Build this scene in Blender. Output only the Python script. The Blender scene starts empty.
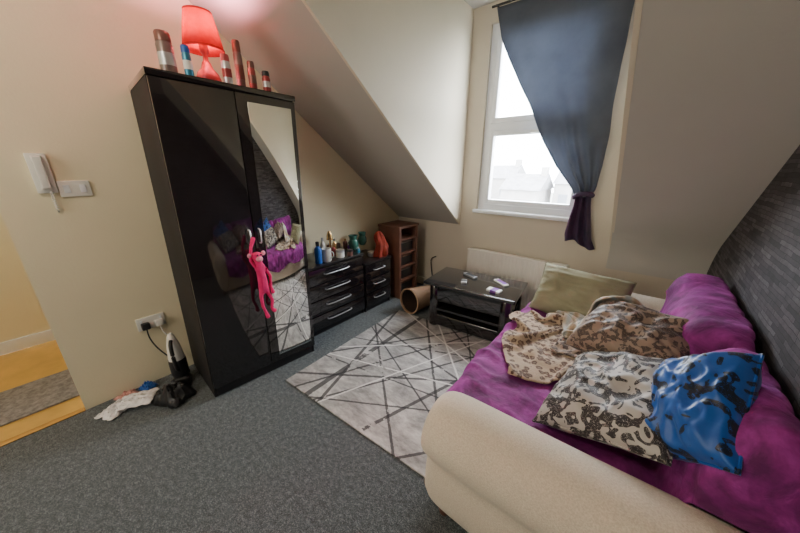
import bpy, bmesh, math, random
import numpy as np
from mathutils import Vector, Matrix, Euler, noise
R=math.radians
random.seed(7)
scene=bpy.context.scene
COL=scene.collection
H=1.4; F=295.0; TH=R(18.73); PSI=R(39.5)
# ---------------------------------------------------------------- camera
cd=bpy.data.cameras.new('camera'); cam=bpy.data.objects.new('camera',cd); COL.objects.link(cam)
cam.location=(0,0,H); cam.rotation_euler=(R(90)-TH,0,PSI); cd.sensor_width=36; cd.lens=F/800*36; cd.clip_start=.02; cd.clip_end=300
scene.camera=cam
def ray(u,v):
    a=u-400; b=266-v
    fw=b*math.sin(TH)+F*math.cos(TH); up=b*math.cos(TH)-F*math.sin(TH)
    return Vector((a*math.cos(PSI)-fw*math.sin(PSI), fw*math.cos(PSI)+a*math.sin(PSI), up))
def at_x(u,v,X): d=ray(u,v); t=X/d.x; return Vector((0,0,H))+d*t
def at_y(u,v,Y): d=ray(u,v); t=Y/d.y; return Vector((0,0,H))+d*t
def at_z(u,v,Z): d=ray(u,v); t=(Z-H)/d.z; return Vector((0,0,H))+d*t
# ---------------------------------------------------------------- room constants
XL,XR,D,YB,ZC=-2.37,.42,2.85,-2.6,2.70
XC,XC2=-1.51,-.165            # dormer cheeks
ZK=1.4-.208*D; SL=.78; YS=D-(ZC-ZK)/SL
# ---------------------------------------------------------------- mesh helpers
def box(bm,x0,x1,y0,y1,z0,z1,bev=0,seg=2):
    m=Matrix.Translation(((x0+x1)/2,(y0+y1)/2,(z0+z1)/2))@Matrix.Diagonal((x1-x0,y1-y0,z1-z0,1))
    vs=bmesh.ops.create_cube(bm,size=1,matrix=m)['verts']
    if bev>0:
        es=list({e for v in vs for e in v.link_edges})
        bmesh.ops.bevel(bm,geom=es,offset=bev,segments=seg,profile=.6,affect='EDGES')
    return bm
def B(*a,**k): return box(bmesh.new(),*a,**k)
def catmull(pts,n=6):
    P=[Vector(p) for p in pts]; 
    if len(P)<3: return P
    out=[]
    for i in range(len(P)-1):
        p0=P[max(i-1,0)];p1=P[i];p2=P[i+1];p3=P[min(i+2,len(P)-1)]
        for k in range(n):
            t=k/n
            out.append(.5*((2*p1)+(-p0+p2)*t+(2*p0-5*p1+4*p2-p3)*t*t+(-p0+3*p1-3*p2+p3)*t**3))
    out.append(P[-1]); return out
def tube(bm,pts,r,n=10,smooth=0):
    P=catmull(pts,smooth) if smooth else [Vector(p) for p in pts]
    N=len(P); ref=None; rings=[]
    for i,p in enumerate(P):
        t=(P[min(i+1,N-1)]-P[max(i-1,0)]).normalized()
        if ref is None: ref=Vector((0,0,1)) if abs(t.z)<.9 else Vector((1,0,0))
        a=t.cross(ref)
        if a.length<1e-4: a=t.cross(Vector((0,1,.1)))
        a.normalize(); b=t.cross(a).normalized()
        rings.append([bm.verts.new(p+(a*math.cos(2*math.pi*k/n)+b*math.sin(2*math.pi*k/n))*r) for k in range(n)])
    for i in range(N-1):
        for k in range(n):
            bm.faces.new((rings[i][k],rings[i][(k+1)%n],rings[i+1][(k+1)%n],rings[i+1][k]))
    bm.faces.new(rings[0][::-1]); bm.faces.new(rings[-1])
    return bm
def lathe(bm,prof,n=28,c=(0,0,0)):
    rings=[]
    for r,z in prof:
        if r<1e-5: rings.append([bm.verts.new((c[0],c[1],c[2]+z))])
        else: rings.append([bm.verts.new((c[0]+r*math.cos(2*math.pi*k/n),c[1]+r*math.sin(2*math.pi*k/n),c[2]+z)) for k in range(n)])
    for A,Bb in zip(rings,rings[1:]):
        for k in range(n):
            k2=(k+1)%n
            if len(A)==1 and len(Bb)==1: continue
            if len(A)==1: bm.faces.new((A[0],Bb[k2],Bb[k]))
            elif len(Bb)==1: bm.faces.new((A[k],A[k2],Bb[0]))
            else: bm.faces.new((A[k],A[k2],Bb[k2],Bb[k]))
    return bm
def grid(bm,rows,closed=False):
    V=[[bm.verts.new(p) for p in r] for r in rows]
    for i in range(len(V)-1):
        for j in range(len(V[0])-1):
            bm.faces.new((V[i][j],V[i][j+1],V[i+1][j+1],V[i+1][j]))
    return V
def obj(name,bm,mat,parent=None,world=False,smooth=True,ang=40,solid=0,sub=0):
    if world and parent is not None: bmesh.ops.translate(bm,vec=-parent.location,verts=bm.verts)
    bmesh.ops.recalc_face_normals(bm,faces=bm.faces)
    me=bpy.data.meshes.new(name); bm.to_mesh(me); bm.free()
    if smooth:
        for p in me.polygons: p.use_smooth=True
        me.set_sharp_from_angle(angle=R(ang))
    me.materials.append(mat)
    o=bpy.data.objects.new(name,me); COL.objects.link(o); o.parent=parent
    if solid: m=o.modifiers.new('solid','SOLIDIFY'); m.thickness=solid; m.offset=0
    if sub: m=o.modifiers.new('sub','SUBSURF'); m.levels=sub; m.render_levels=sub
    return o
def tag(o,label=None,cat=None,group=None,kind=None):
    if label: o['label']=label
    if cat: o['category']=cat
    if group: o['group']=group
    if kind: o['kind']=kind
    return o
def thing(name,label,cat,loc=(0,0,0),rz=0,group=None):
    o=bpy.data.objects.new(name,None); COL.objects.link(o); o.location=loc; o.rotation_euler=(0,0,rz); o.empty_display_size=.05
    return tag(o,label,cat,group)
def struct(name,bm,mat,parent=None,**k):
    o=obj(name,bm,mat,parent,**k)
    if parent is None: o['kind']='structure'
    return o
# ---------------------------------------------------------------- materials
def new(name):
    m=bpy.data.materials.new(name); m.use_nodes=True; nt=m.node_tree
    return m,nt,nt.nodes['Principled BSDF']
def nd(nt,t,**k):
    n=nt.nodes.new(t)
    for a,b in k.items(): setattr(n,a,b)
    return n
def noise_n(nt,scale,detail=4,rough=.6,dist=0,vec=None):
    n=nd(nt,'ShaderNodeTexNoise'); n.inputs['Scale'].default_value=scale; n.inputs['Detail'].default_value=detail
    n.inputs['Roughness'].default_value=rough; n.inputs['Distortion'].default_value=dist
    if vec is None:
        tc=nd(nt,'ShaderNodeTexCoord'); vec=tc.outputs['Object']
    nt.links.new(vec,n.inputs['Vector']); return n
def ramp(nt,fac,stops,interp='LINEAR'):
    r=nd(nt,'ShaderNodeValToRGB'); cr=r.color_ramp; cr.interpolation=interp
    while len(cr.elements)<len(stops): cr.elements.new(.5)
    for e,(p,c) in zip(cr.elements,stops): e.position=p; e.color=(*c,1)
    nt.links.new(fac,r.inputs['Fac']); return r
def bumpn(nt,bs,h,strength,dist=.01):
    b=nd(nt,'ShaderNodeBump'); b.inputs['Strength'].default_value=strength; b.inputs['Distance'].default_value=dist
    nt.links.new(h,b.inputs['Height']); nt.links.new(b.outputs['Normal'],bs.inputs['Normal'])
def pm(name,c,rough=.6,metal=0,var=.12,scale=6,bump=0,bscale=60,coat=0,trans=0,emit=None,es=0,sheen=0):
    m,nt,bs=new(name)
    n=noise_n(nt,scale)
    lo=[max(x*(1-var),0) for x in c]; hi=[min(x*(1+var),1) for x in c]
    r=ramp(nt,n.outputs['Fac'],[(.3,lo),(.7,hi)])
    nt.links.new(r.outputs['Color'],bs.inputs['Base Color'])
    bs.inputs['Roughness'].default_value=rough; bs.inputs['Metallic'].default_value=metal
    bs.inputs['Coat Weight'].default_value=coat; bs.inputs['Transmission Weight'].default_value=trans
    bs.inputs['Sheen Weight'].default_value=sheen
    if emit: bs.inputs['Emission Color'].default_value=(*emit,1); bs.inputs['Emission Strength'].default_value=es
    if bump: bumpn(nt,bs,noise_n(nt,bscale,3).outputs['Fac'],bump,.004)
    return m
M={}
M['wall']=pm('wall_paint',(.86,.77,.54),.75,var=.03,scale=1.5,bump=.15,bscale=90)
M['ceil']=pm('ceiling_paint_shaded',(.48,.45,.40),.8,var=.03,scale=1.2,bump=.15,bscale=70)  # slope's shade put into the colour, darker than the wall paint
M['ceil2']=pm('right_slope_shaded',(.52,.50,.455),.8,var=.03,scale=1.2,bump=.15,bscale=70)  # right slope's shade painted in too, slightly lighter than the left
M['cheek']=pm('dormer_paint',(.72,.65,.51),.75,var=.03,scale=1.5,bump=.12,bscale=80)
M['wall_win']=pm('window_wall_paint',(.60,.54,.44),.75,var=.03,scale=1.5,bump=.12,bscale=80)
M['base']=pm('skirting_paint',(.68,.60,.46),.5,var=.05)
M['upvc']=pm('white_upvc',(.85,.87,.9),.35,var=.02)
M['white']=pm('white_plastic',(.82,.80,.74),.4,var=.03)
M['radi']=pm('radiator_enamel',(.85,.81,.74),.4,var=.03)
M['black_gloss']=pm('black_gloss_laminate',(.012,.009,.010),.10,var=.2,coat=1)
M['black']=pm('black_board',(.014,.012,.013),.3,var=.2,coat=.3)
M['black_side']=pm('black_side_board',(.012,.010,.010),.75,var=.2)
M['black_m']=pm('black_plastic',(.02,.02,.022),.45,var=.2)
M['mirror']=pm('mirror_glass',(.88,.90,.89),.02,metal=1,var=.01)
M['chrome']=pm('chrome',(.85,.85,.86),.35,metal=.6,var=.03)
M['brown']=pm('red_brown_wood',(.15,.062,.038),.5,var=.3,scale=4)
M['woodfloor']=pm('golden_floor',(.66,.40,.10),.45,var=.2,scale=3)
M['mat']=pm('grey_mat',(.24,.22,.21),.95,var=.4,scale=40,bump=.6,bscale=200)
M['pink']=pm('pink_plush',(.90,.012,.17),.9,var=.15,scale=20,bump=.8,bscale=160,sheen=.1)
M['pinkpale']=pm('pale_pink_felt',(.9,.30,.40),.9,var=.1)
M['eye']=pm('black_bead',(.01,.01,.01),.1,var=.05)
M['khaki']=pm('khaki_cotton',(.29,.275,.175),.9,var=.12,scale=10,bump=.5,bscale=60)
M['red']=pm('red_fabric',(.60,.02,.02),.8,var=.15)
M['orange']=pm('orange_red_cloth',(.30,.035,.018),.85,var=.45,scale=14,bump=.4)
M['blue']=pm('blue_plastic',(.02,.12,.45),.4,var=.15)
M['teal']=pm('teal_can',(.05,.25,.38),.3,metal=.4,var=.15)
M['copper']=pm('copper_can',(.22,.11,.09),.35,metal=.5,var=.2)
M['taupe']=pm('taupe_can',(.24,.18,.16),.35,metal=.4,var=.2)
M['redcan']=pm('red_can',(.36,.06,.06),.35,metal=.3,var=.2)
M['silver']=pm('silver_can',(.60,.60,.61),.3,metal=.7,var=.05)
M['gold']=pm('gold_metal',(.75,.48,.2),.25,metal=.9,var=.1)
M['paper']=pm('white_paper',(.82,.80,.80),.8,var=.10,scale=12,bump=.3,bscale=30)
M['paper_red']=pm('red_printed_paper',(.60,.30,.26),.8,var=.4,scale=24)
M['purplebox']=pm('purple_plastic',(.20,.05,.35),.4,var=.15)
M['roof']=pm('slate_roof',(.18,.18,.19),.8,var=.25,scale=2)
M['housewall']=pm('house_render',(.28,.27,.26),.9,var=.15,scale=1)
M['housewin']=pm('house_window',(.12,.13,.15),.3,var=.1)
M['ground']=pm('street_ground',(.18,.19,.17),.9,var=.3,scale=.3)
M['inner_shade']=pm('bin_inner_shade',(.045,.026,.018),.8,var=.2)  # dark tone standing for the shade inside the bin
def glassy(name,c,a=.5):
    m,nt,bs=new(name); n=noise_n(nt,5); r=ramp(nt,n.outputs['Fac'],[(.3,c),(.7,[min(1,x*1.15) for x in c])])
    nt.links.new(r.outputs['Color'],bs.inputs['Base Color']); bs.inputs['Roughness'].default_value=.05; bs.inputs['Alpha'].default_value=a
    return m
M['pane']=glassy('window_glass',(.9,.95,1),.05)
M['greenglass']=glassy('green_glass',(.06,.20,.15),.75)
M['smoke']=pm('smoked_glass',(.012,.012,.013),.06,var=.1,coat=1)
def m_carpet():
    m,nt,bs=new('grey_carpet_pile')
    b=noise_n(nt,210,2,.8); c=noise_n(nt,48,3,.8)
    mx=nd(nt,'ShaderNodeMath',operation='MULTIPLY_ADD'); nt.links.new(b.outputs['Fac'],mx.inputs[0]); mx.inputs[1].default_value=.62; 
    m2=nd(nt,'ShaderNodeMath',operation='MULTIPLY'); nt.links.new(c.outputs['Fac'],m2.inputs[0]); m2.inputs[1].default_value=.38
    nt.links.new(m2.outputs[0],mx.inputs[2])
    r=ramp(nt,mx.outputs[0],[(.38,(.016,.024,.027)),(.5,(.068,.089,.098)),(.61,(.27,.31,.32))])
    nt.links.new(r.outputs['Color'],bs.inputs['Base Color']); bs.inputs['Roughness'].default_value=1; bs.inputs['Sheen Weight'].default_value=.25
    bumpn(nt,bs,mx.outputs[0],1,.02); return m
M['carpet']=m_carpet()
def m_cream():
    m,nt,bs=new('cream_chenille')
    n=noise_n(nt,230,2,.6)
    r=ramp(nt,n.outputs['Fac'],[(.35,(.66,.56,.44)),(.65,(.80,.70,.57))])
    nt.links.new(r.outputs['Color'],bs.inputs['Base Color']); bs.inputs['Roughness'].default_value=.95; bs.inputs['Sheen Weight'].default_value=.3
    bumpn(nt,bs,n.outputs['Fac'],.5,.004); return m
M['cream']=m_cream()
def m_purple():
    m,nt,bs=new('purple_velvet_throw')
    n=noise_n(nt,9,5,.6,.6); r=ramp(nt,n.outputs['Fac'],[(.36,(.10,.004,.085)),(.5,(.20,.010,.165)),(.66,(.33,.03,.28))])
    nt.links.new(r.outputs['Color'],bs.inputs['Base Color']); bs.inputs['Roughness'].default_value=.8; bs.inputs['Sheen Weight'].default_value=.25
    bs.inputs['Sheen Tint'].default_value=(.8,.25,.75,1)
    bumpn(nt,bs,noise_n(nt,18,4,.5,.5).outputs['Fac'],.55,.015); return m
M['purple']=m_purple()
def m_leopard(name,base,dark,scale):
    m,nt,bs=new(name)
    tc=nd(nt,'ShaderNodeTexCoord')
    v=nd(nt,'ShaderNodeTexVoronoi'); v.inputs['Scale'].default_value=scale
    n=noise_n(nt,scale*1.2,3); va=nd(nt,'ShaderNodeVectorMath',operation='MULTIPLY_ADD'); nt.links.new(n.outputs['Color'],va.inputs[0]); va.inputs[1].default_value=(.035,.035,.035); nt.links.new(tc.outputs['Object'],va.inputs[2])
    nt.links.new(va.outputs[0],v.inputs['Vector'])
    r=ramp(nt,v.outputs['Distance'],[(.0,[x*.5 for x in base]),(.16,[x*.5 for x in base]),(.24,dark),(.42,dark),(.52,base),(1,base)])
    nt.links.new(r.outputs['Color'],bs.inputs['Base Color']); bs.inputs['Roughness'].default_value=.95; bs.inputs['Sheen Weight'].default_value=.3
    bumpn(nt,bs,noise_n(nt,90,3).outputs['Fac'],.5,.006); return m
M['leopard']=m_leopard('leopard_fleece',(.50,.37,.26),(.12,.06,.04),34)
M['leopard2']=m_leopard('brown_leopard_fleece',(.32,.23,.17),(.06,.038,.032),46)
def m_fleece():
    m,nt,bs=new('beige_striped_fleece')
    tc=nd(nt,'ShaderNodeTexCoord'); w=nd(nt,'ShaderNodeTexWave'); w.inputs['Scale'].default_value=5; w.inputs['Distortion'].default_value=3; w.inputs['Detail'].default_value=3
    nt.links.new(tc.outputs['Object'],w.inputs['Vector'])
    r=ramp(nt,w.outputs['Fac'],[(.1,(.42,.31,.21)),(.5,(.58,.49,.38)),(.9,(.46,.48,.45))])
    nt.links.new(r.outputs['Color'],bs.inputs['Base Color']); bs.inputs['Roughness'].default_value=.95; bs.inputs['Sheen Weight'].default_value=.4
    bumpn(nt,bs,noise_n(nt,60,3).outputs['Fac'],.6,.006); return m
M['fleece']=m_fleece()
def m_damask(name,base,dark,scale,thr=.5,dist=2.2,ve_=.018,rough=.6):
    m,nt,bs=new(name)
    n=noise_n(nt,scale,1.2,.45,dist); n2=noise_n(nt,scale*3.2,1,.5,1.5)
    ab=nd(nt,'ShaderNodeMath',operation='SUBTRACT'); nt.links.new(n2.outputs['Fac'],ab.inputs[0]); ab.inputs[1].default_value=.5
    ab2=nd(nt,'ShaderNodeMath',operation='ABSOLUTE'); nt.links.new(ab.outputs[0],ab2.inputs[0])
    ve=nd(nt,'ShaderNodeMath',operation='GREATER_THAN'); nt.links.new(ab2.outputs[0],ve.inputs[0]); ve.inputs[1].default_value=ve_
    gt=nd(nt,'ShaderNodeMath',operation='GREATER_THAN'); nt.links.new(n.outputs['Fac'],gt.inputs[0]); gt.inputs[1].default_value=thr
    mu=nd(nt,'ShaderNodeMath',operation='MULTIPLY'); nt.links.new(gt.outputs[0],mu.inputs[0]); nt.links.new(ve.outputs[0],mu.inputs[1])
    r=ramp(nt,mu.outputs[0],[(.3,base),(.7,dark)])
    nt.links.new(r.outputs['Color'],bs.inputs['Base Color']); bs.inputs['Roughness'].default_value=rough; bs.inputs['Sheen Weight'].default_value=.15
    bumpn(nt,bs,noise_n(nt,12,3).outputs['Fac'],.3,.012); return m
M['floral']=m_damask('silver_black_leaf_print',(.44,.41,.38),(.022,.016,.018),19,.475,1.8,.010)
M['bluedamask']=m_damask('blue_black_damask',(.004,.085,.38),(.004,.008,.02),18,.53,1.6,.01,.4)
M['brownleaf']=m_damask('brown_leaf_print',(.29,.205,.155),(.055,.036,.031),34,.50,1.3)
def m_curtain(name,c1,c2,tl):
    m,nt,bs=new(name)
    n=noise_n(nt,3,4); r=ramp(nt,n.outputs['Fac'],[(.35,c1),(.7,c2)])
    nt.links.new(r.outputs['Color'],bs.inputs['Base Color']); bs.inputs['Roughness'].default_value=.9
    tr=nd(nt,'ShaderNodeBsdfTranslucent'); nt.links.new(r.outputs['Color'],tr.inputs['Color'])
    mx=nd(nt,'ShaderNodeMixShader'); mx.inputs[0].default_value=tl
    nt.links.new(bs.outputs[0],mx.inputs[1]); nt.links.new(tr.outputs[0],mx.inputs[2]); nt.links.new(mx.outputs[0],nt.nodes['Material Output'].inputs['Surface'])
    return m
M['curtain']=m_curtain('slate_curtain_cloth',(.125,.14,.175),(.17,.19,.23),.46)
M['tail']=m_curtain('navy_purple_print_cloth',(.02,.022,.05),(.10,.03,.09),.06)
def m_shade():
    m,nt,bs=new('red_lamp_shade_cloth')
    n=noise_n(nt,30,2); r=ramp(nt,n.outputs['Fac'],[(.3,(.80,.004,.02)),(.7,(.9,.010,.035))])
    nt.links.new(r.outputs['Color'],bs.inputs['Base Color'])
    tr=nd(nt,'ShaderNodeBsdfTranslucent'); nt.links.new(r.outputs['Color'],tr.inputs['Color'])
    mx=nd(nt,'ShaderNodeMixShader'); mx.inputs[0].default_value=.42
    nt.links.new(bs.outputs[0],mx.inputs[1]); nt.links.new(tr.outputs[0],mx.inputs[2]); nt.links.new(mx.outputs[0],nt.nodes['Material Output'].inputs['Surface'])
    return m
M['shade']=m_shade()
M['bulb']=pm('bulb_glow',(1,.8,.7),.5,emit=(1,.6,.6),es=120)
def m_stone():
    m,nt,bs=new('split_stone_wallpaper')
    tc=nd(nt,'ShaderNodeTexCoord'); s=nd(nt,'ShaderNodeSeparateXYZ'); c=nd(nt,'ShaderNodeCombineXYZ')
    nz=noise_n(nt,7,4); va=nd(nt,'ShaderNodeVectorMath',operation='MULTIPLY_ADD'); nt.links.new(nz.outputs['Color'],va.inputs[0]); va.inputs[1].default_value=(.03,.05,.022); nt.links.new(tc.outputs['Object'],va.inputs[2])
    nt.links.new(va.outputs[0],s.inputs[0]); nt.links.new(s.outputs['Y'],c.inputs['X']); nt.links.new(s.outputs['Z'],c.inputs['Y'])
    b=nd(nt,'ShaderNodeTexBrick'); nt.links.new(c.outputs[0],b.inputs['Vector']); b.inputs['Scale'].default_value=1
    b.inputs['Brick Width'].default_value=.14; b.inputs['Row Height'].default_value=.018; b.inputs['Mortar Size'].default_value=.002; b.inputs['Mortar Smooth'].default_value=.9; b.offset=.37; b.squash=1.6; b.squash_frequency=3
    b.inputs['Color1'].default_value=(.025,.022,.026,1); b.inputs['Color2'].default_value=(.12,.11,.12,1); b.inputs['Mortar'].default_value=(.015,.014,.016,1)
    n=noise_n(nt,20,5); mx=nd(nt,'ShaderNodeMix',data_type='RGBA',blend_type='MULTIPLY'); mx.inputs[0].default_value=.7
    r=ramp(nt,n.outputs['Fac'],[(.3,(.35,.35,.35)),(.7,(1.0,1.0,1.0))])
    nt.links.new(b.outputs['Color'],mx.inputs[6]); nt.links.new(r.outputs['Color'],mx.inputs[7]); nt.links.new(mx.outputs[2],bs.inputs['Base Color'])
    bs.inputs['Roughness'].default_value=.8; bumpn(nt,bs,mx.outputs[2],.8,.02); return m
M['stone']=m_stone()
def m_rug():
    m,nt,bs=new('grey_abstract_rug')
    tc=nd(nt,'ShaderNodeTexCoord'); s=nd(nt,'ShaderNodeSeparateXYZ'); nt.links.new(tc.outputs['Object'],s.inputs[0])
    mp=nd(nt,'ShaderNodeMapping'); mp.inputs['Rotation'].default_value=(0,0,.6); mp.inputs['Scale'].default_value=(1,2.2,1); nt.links.new(tc.outputs['Object'],mp.inputs['Vector'])
    n1=noise_n(nt,3.2,9,.8,.3,mp.outputs[0]); n2=noise_n(nt,60,3,.8); n3=noise_n(nt,3.2,4,.7,1)
    base=ramp(nt,n1.outputs['Fac'],[(.36,(.235,.225,.22)),(.48,(.42,.405,.395)),(.62,(.70,.685,.66))])
    col=base.outputs['Color']
    L=[(62,-.35,.009,0,.40),(58,-.12,.008,0,.42),(70,.08,.012,0,.38),(118,.22,.006,0,.42),(125,-.05,.009,0,.40),(20,-.30,.007,0,.40),(8,.18,.006,0,.42),
       (32,.02,.010,0,.38),(150,-.22,.006,0,.40),(142,.35,.008,0,.40),(95,.45,.008,0,.40),(88,-.60,.020,0,.42),(165,.08,.009,0,.42),(48,.52,.008,0,.40),(105,-.66,.012,0,.38),(75,.62,.008,0,.4),
       (52,-.52,.010,0,.35),(135,-.40,.008,0,.38),(28,.30,.006,0,.38),
       (66,-.20,.006,1,.36),(130,.12,.007,1,.36),(15,.04,.006,1,.36),(155,.28,.007,1,.36),(40,-.42,.007,1,.36)]
    wig=nd(nt,'ShaderNodeMath',operation='MULTIPLY_ADD'); nt.links.new(n2.outputs['Fac'],wig.inputs[0]); wig.inputs[1].default_value=.010; wig.inputs[2].default_value=-.005
    for ang,off,w,sh,th in L:
        a=R(ang)
        m1=nd(nt,'ShaderNodeMath',operation='MULTIPLY'); nt.links.new(s.outputs['X'],m1.inputs[0]); m1.inputs[1].default_value=math.sin(a)
        m2=nd(nt,'ShaderNodeMath',operation='MULTIPLY_ADD'); nt.links.new(s.outputs['Y'],m2.inputs[0]); m2.inputs[1].default_value=-math.cos(a); nt.links.new(m1.outputs[0],m2.inputs[2])
        m3=nd(nt,'ShaderNodeMath',operation='SUBTRACT'); nt.links.new(m2.outputs[0],m3.inputs[0]); m3.inputs[1].default_value=off
        m3b=nd(nt,'ShaderNodeMath',operation='ADD'); nt.links.new(m3.outputs[0],m3b.inputs[0]); nt.links.new(wig.outputs[0],m3b.inputs[1])
        m4=nd(nt,'ShaderNodeMath',operation='ABSOLUTE'); nt.links.new(m3b.outputs[0],m4.inputs[0])
        m5=nd(nt,'ShaderNodeMath',operation='LESS_THAN'); nt.links.new(m4.outputs[0],m5.inputs[0]); m5.inputs[1].default_value=w
        m6=nd(nt,'ShaderNodeMath',operation='GREATER_THAN'); nt.links.new(n3.outputs['Fac'],m6.inputs[0]); m6.inputs[1].default_value=th
        m7=nd(nt,'ShaderNodeMath',operation='MULTIPLY'); nt.links.new(m5.outputs[0],m7.inputs[0]); nt.links.new(m6.outputs[0],m7.inputs[1])
        m8=nd(nt,'ShaderNodeMath',operation='MULTIPLY'); nt.links.new(m7.outputs[0],m8.inputs[0]); m8.inputs[1].default_value=.82
        mx=nd(nt,'ShaderNodeMix',data_type='RGBA'); nt.links.new(m8.outputs[0],mx.inputs[0]); nt.links.new(col,mx.inputs[6])
        mx.inputs[7].default_value=(.035,.034,.038,1) if not sh else (.85,.83,.80,1); col=mx.outputs[2]
    nt.links.new(col,bs.inputs['Base Color']); bs.inputs['Roughness'].default_value=.95
    bumpn(nt,bs,noise_n(nt,180,2).outputs['Fac'],.5,.01); return m
M['rug']=m_rug()
def m_wicker():
    m,nt,bs=new('woven_wicker')
    tc=nd(nt,'ShaderNodeTexCoord'); w=nd(nt,'ShaderNodeTexWave'); w.bands_direction='Z'; w.inputs['Scale'].default_value=22; w.inputs['Distortion'].default_value=1
    nt.links.new(tc.outputs['Object'],w.inputs['Vector'])
    r=ramp(nt,w.outputs['Fac'],[(.2,(.19,.10,.055)),(.8,(.50,.32,.19))]); nt.links.new(r.outputs['Color'],bs.inputs['Base Color']); bs.inputs['Roughness'].default_value=.6
    bumpn(nt,bs,w.outputs['Fac'],.5,.01); return m
M['wicker']=m_wicker()
# ================================================================ SETTING
T=.14
struct('floor',B(XL,XR,YB,D,-.1,0),M['carpet'])
struct('ceiling',B(XL-T,XR+T,YB,D+T,ZC,ZC+.1),M['ceil'])
bm=bmesh.new(); DY0,DY1=-.98,-.12
box(bm,XL-T,XL,DY1,D,0,ZC); box(bm,XL-T,XL,YB,DY0,0,ZC); box(bm,XL-T,XL,DY0,DY1,2.05,ZC)
struct('wall_left',bm,M['wall'],smooth=False)
struct('wall_right',B(XR,XR+T,YB,D,0,ZC),M['stone'],smooth=False)
struct('wall_rear',B(XL,XR,YB-T,YB,0,ZC),M['wall'],smooth=False)
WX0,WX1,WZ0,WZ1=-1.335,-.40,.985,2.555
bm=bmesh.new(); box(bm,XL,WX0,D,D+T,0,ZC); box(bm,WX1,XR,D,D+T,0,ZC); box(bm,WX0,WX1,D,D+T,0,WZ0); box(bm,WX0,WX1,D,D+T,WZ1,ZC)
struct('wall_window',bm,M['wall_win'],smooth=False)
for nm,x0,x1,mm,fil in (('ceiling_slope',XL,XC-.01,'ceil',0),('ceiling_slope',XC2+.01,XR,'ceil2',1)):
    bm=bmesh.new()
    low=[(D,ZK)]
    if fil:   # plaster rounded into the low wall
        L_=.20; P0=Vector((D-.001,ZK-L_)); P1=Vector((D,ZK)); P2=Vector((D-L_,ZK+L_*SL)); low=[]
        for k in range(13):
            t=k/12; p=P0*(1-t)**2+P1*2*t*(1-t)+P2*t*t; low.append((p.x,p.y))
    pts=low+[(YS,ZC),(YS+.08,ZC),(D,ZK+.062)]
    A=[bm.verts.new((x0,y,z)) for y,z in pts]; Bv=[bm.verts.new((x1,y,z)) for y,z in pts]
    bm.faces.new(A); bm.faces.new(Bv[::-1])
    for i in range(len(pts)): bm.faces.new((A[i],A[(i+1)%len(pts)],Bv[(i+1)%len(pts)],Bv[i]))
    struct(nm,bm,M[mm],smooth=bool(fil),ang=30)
for nm,x0,x1 in (('wall_dormer_left',XC-.02,XC),('wall_dormer_right',XC2,XC2+.02)):
    bm=bmesh.new(); e=.002; pts=[(D,ZK-e),(YS,ZC-e),(D,ZC)]
    A=[bm.verts.new((x0,y,z)) for y,z in pts]; Bv=[bm.verts.new((x1,y,z)) for y,z in pts]
    bm.faces.new(A); bm.faces.new(Bv[::-1])
    for i in range(3): bm.faces.new((A[i],A[(i+1)%3],Bv[(i+1)%3],Bv[i]))
    struct(nm,bm,M['cheek'],smooth=False)
struct('baseboard_window',B(XL+.02,XR,D-.014,D,0,.09,bev=.004),M['base'])
# hallway beyond the door opening
struct('floor_hallway',B(XL-1.3,XL,-2.2,1.2,-.1,-.002),M['woodfloor'],smooth=False)
struct('wall_hallway',B(XL-1.4,XL-1.3,-2.2,1.2,0,ZC),M['wall'],smooth=False)
bm=bmesh.new(); box(bm,XL-1.3,XL-T,1.2,1.3,0,ZC); box(bm,XL-1.3,XL-T,-2.3,-2.2,0,ZC)
struct('wall_hallway_end',bm,M['wall'],smooth=False)
struct('ceiling_hallway',B(XL-1.4,XL-T,-2.3,1.3,ZC,ZC+.1),M['ceil'],smooth=False)
struct('baseboard_hallway',B(XL-1.3,XL-1.285,-2.2,1.2,0,.1,bev=.004),M['upvc'])
struct('trim_1',B(XL-.03,XL+.01,DY0,DY1,-.001,.008,bev=.003),M['gold'])
tag(obj('door_mat',B(XL-.62,XL-.2,-.62,-.05,0,.012,bev=.004),M['mat']),'grey mat lying on the golden hallway floor beyond the doorway','mat')
# window
win=bpy.data.objects.new('window_1',None); COL.objects.link(win); win.location=(WX0,D+.05,WZ0); win['kind']='structure'
def wpart(name,bm,mat,par=win):
    return obj(name,bm,mat,par,world=(par is win))
fy0,fy1=D+.03,D+.10; ZM=1.745
bm=bmesh.new()
box(bm,WX0,WX0+.06,fy0,fy1,WZ0,WZ1,.004); box(bm,WX1-.06,WX1,fy0,fy1,WZ0,WZ1,.004)
for z0,z1 in ((WZ0,WZ0+.06),(WZ1-.06,WZ1),(ZM-.03,ZM+.03)): box(bm,WX0+.059,WX1-.059,fy0+.001,fy1-.001,z0+.001,z1-.001)
wpart('window_frame',bm,M['upvc'])
for z0,z1 in ((WZ0+.062,ZM-.032),(ZM+.032,WZ1-.062)):
    bm=bmesh.new(); a,b=WX0+.062,WX1-.062; sy0,sy1=D+.015,D+.08; w=.045
    box(bm,a,a+w,sy0,sy1,z0,z1,.006); box(bm,b-w,b,sy0,sy1,z0,z1,.006); box(bm,a+w-.002,b-w+.002,sy0+.001,sy1-.001,z0,z0+w,.004); box(bm,a+w-.002,b-w+.002,sy0+.001,sy1-.001,z1-w,z1,.004)
    s=wpart('window_sash',bm,M['upvc'])
    bm=B(a+w-.005,b-w+.005,D+.045,D+.05,z0+w-.005,z1-w+.005); bmesh.ops.translate(bm,vec=-win.location,verts=bm.verts)
    obj('window_pane',bm,M['pane'],s,smooth=False)
wpart('window_sill',B(WX0-.03,WX1+.03,D-.035,D+.04,WZ0-.03,WZ0+.004,bev=.008),M['upvc'])
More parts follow.
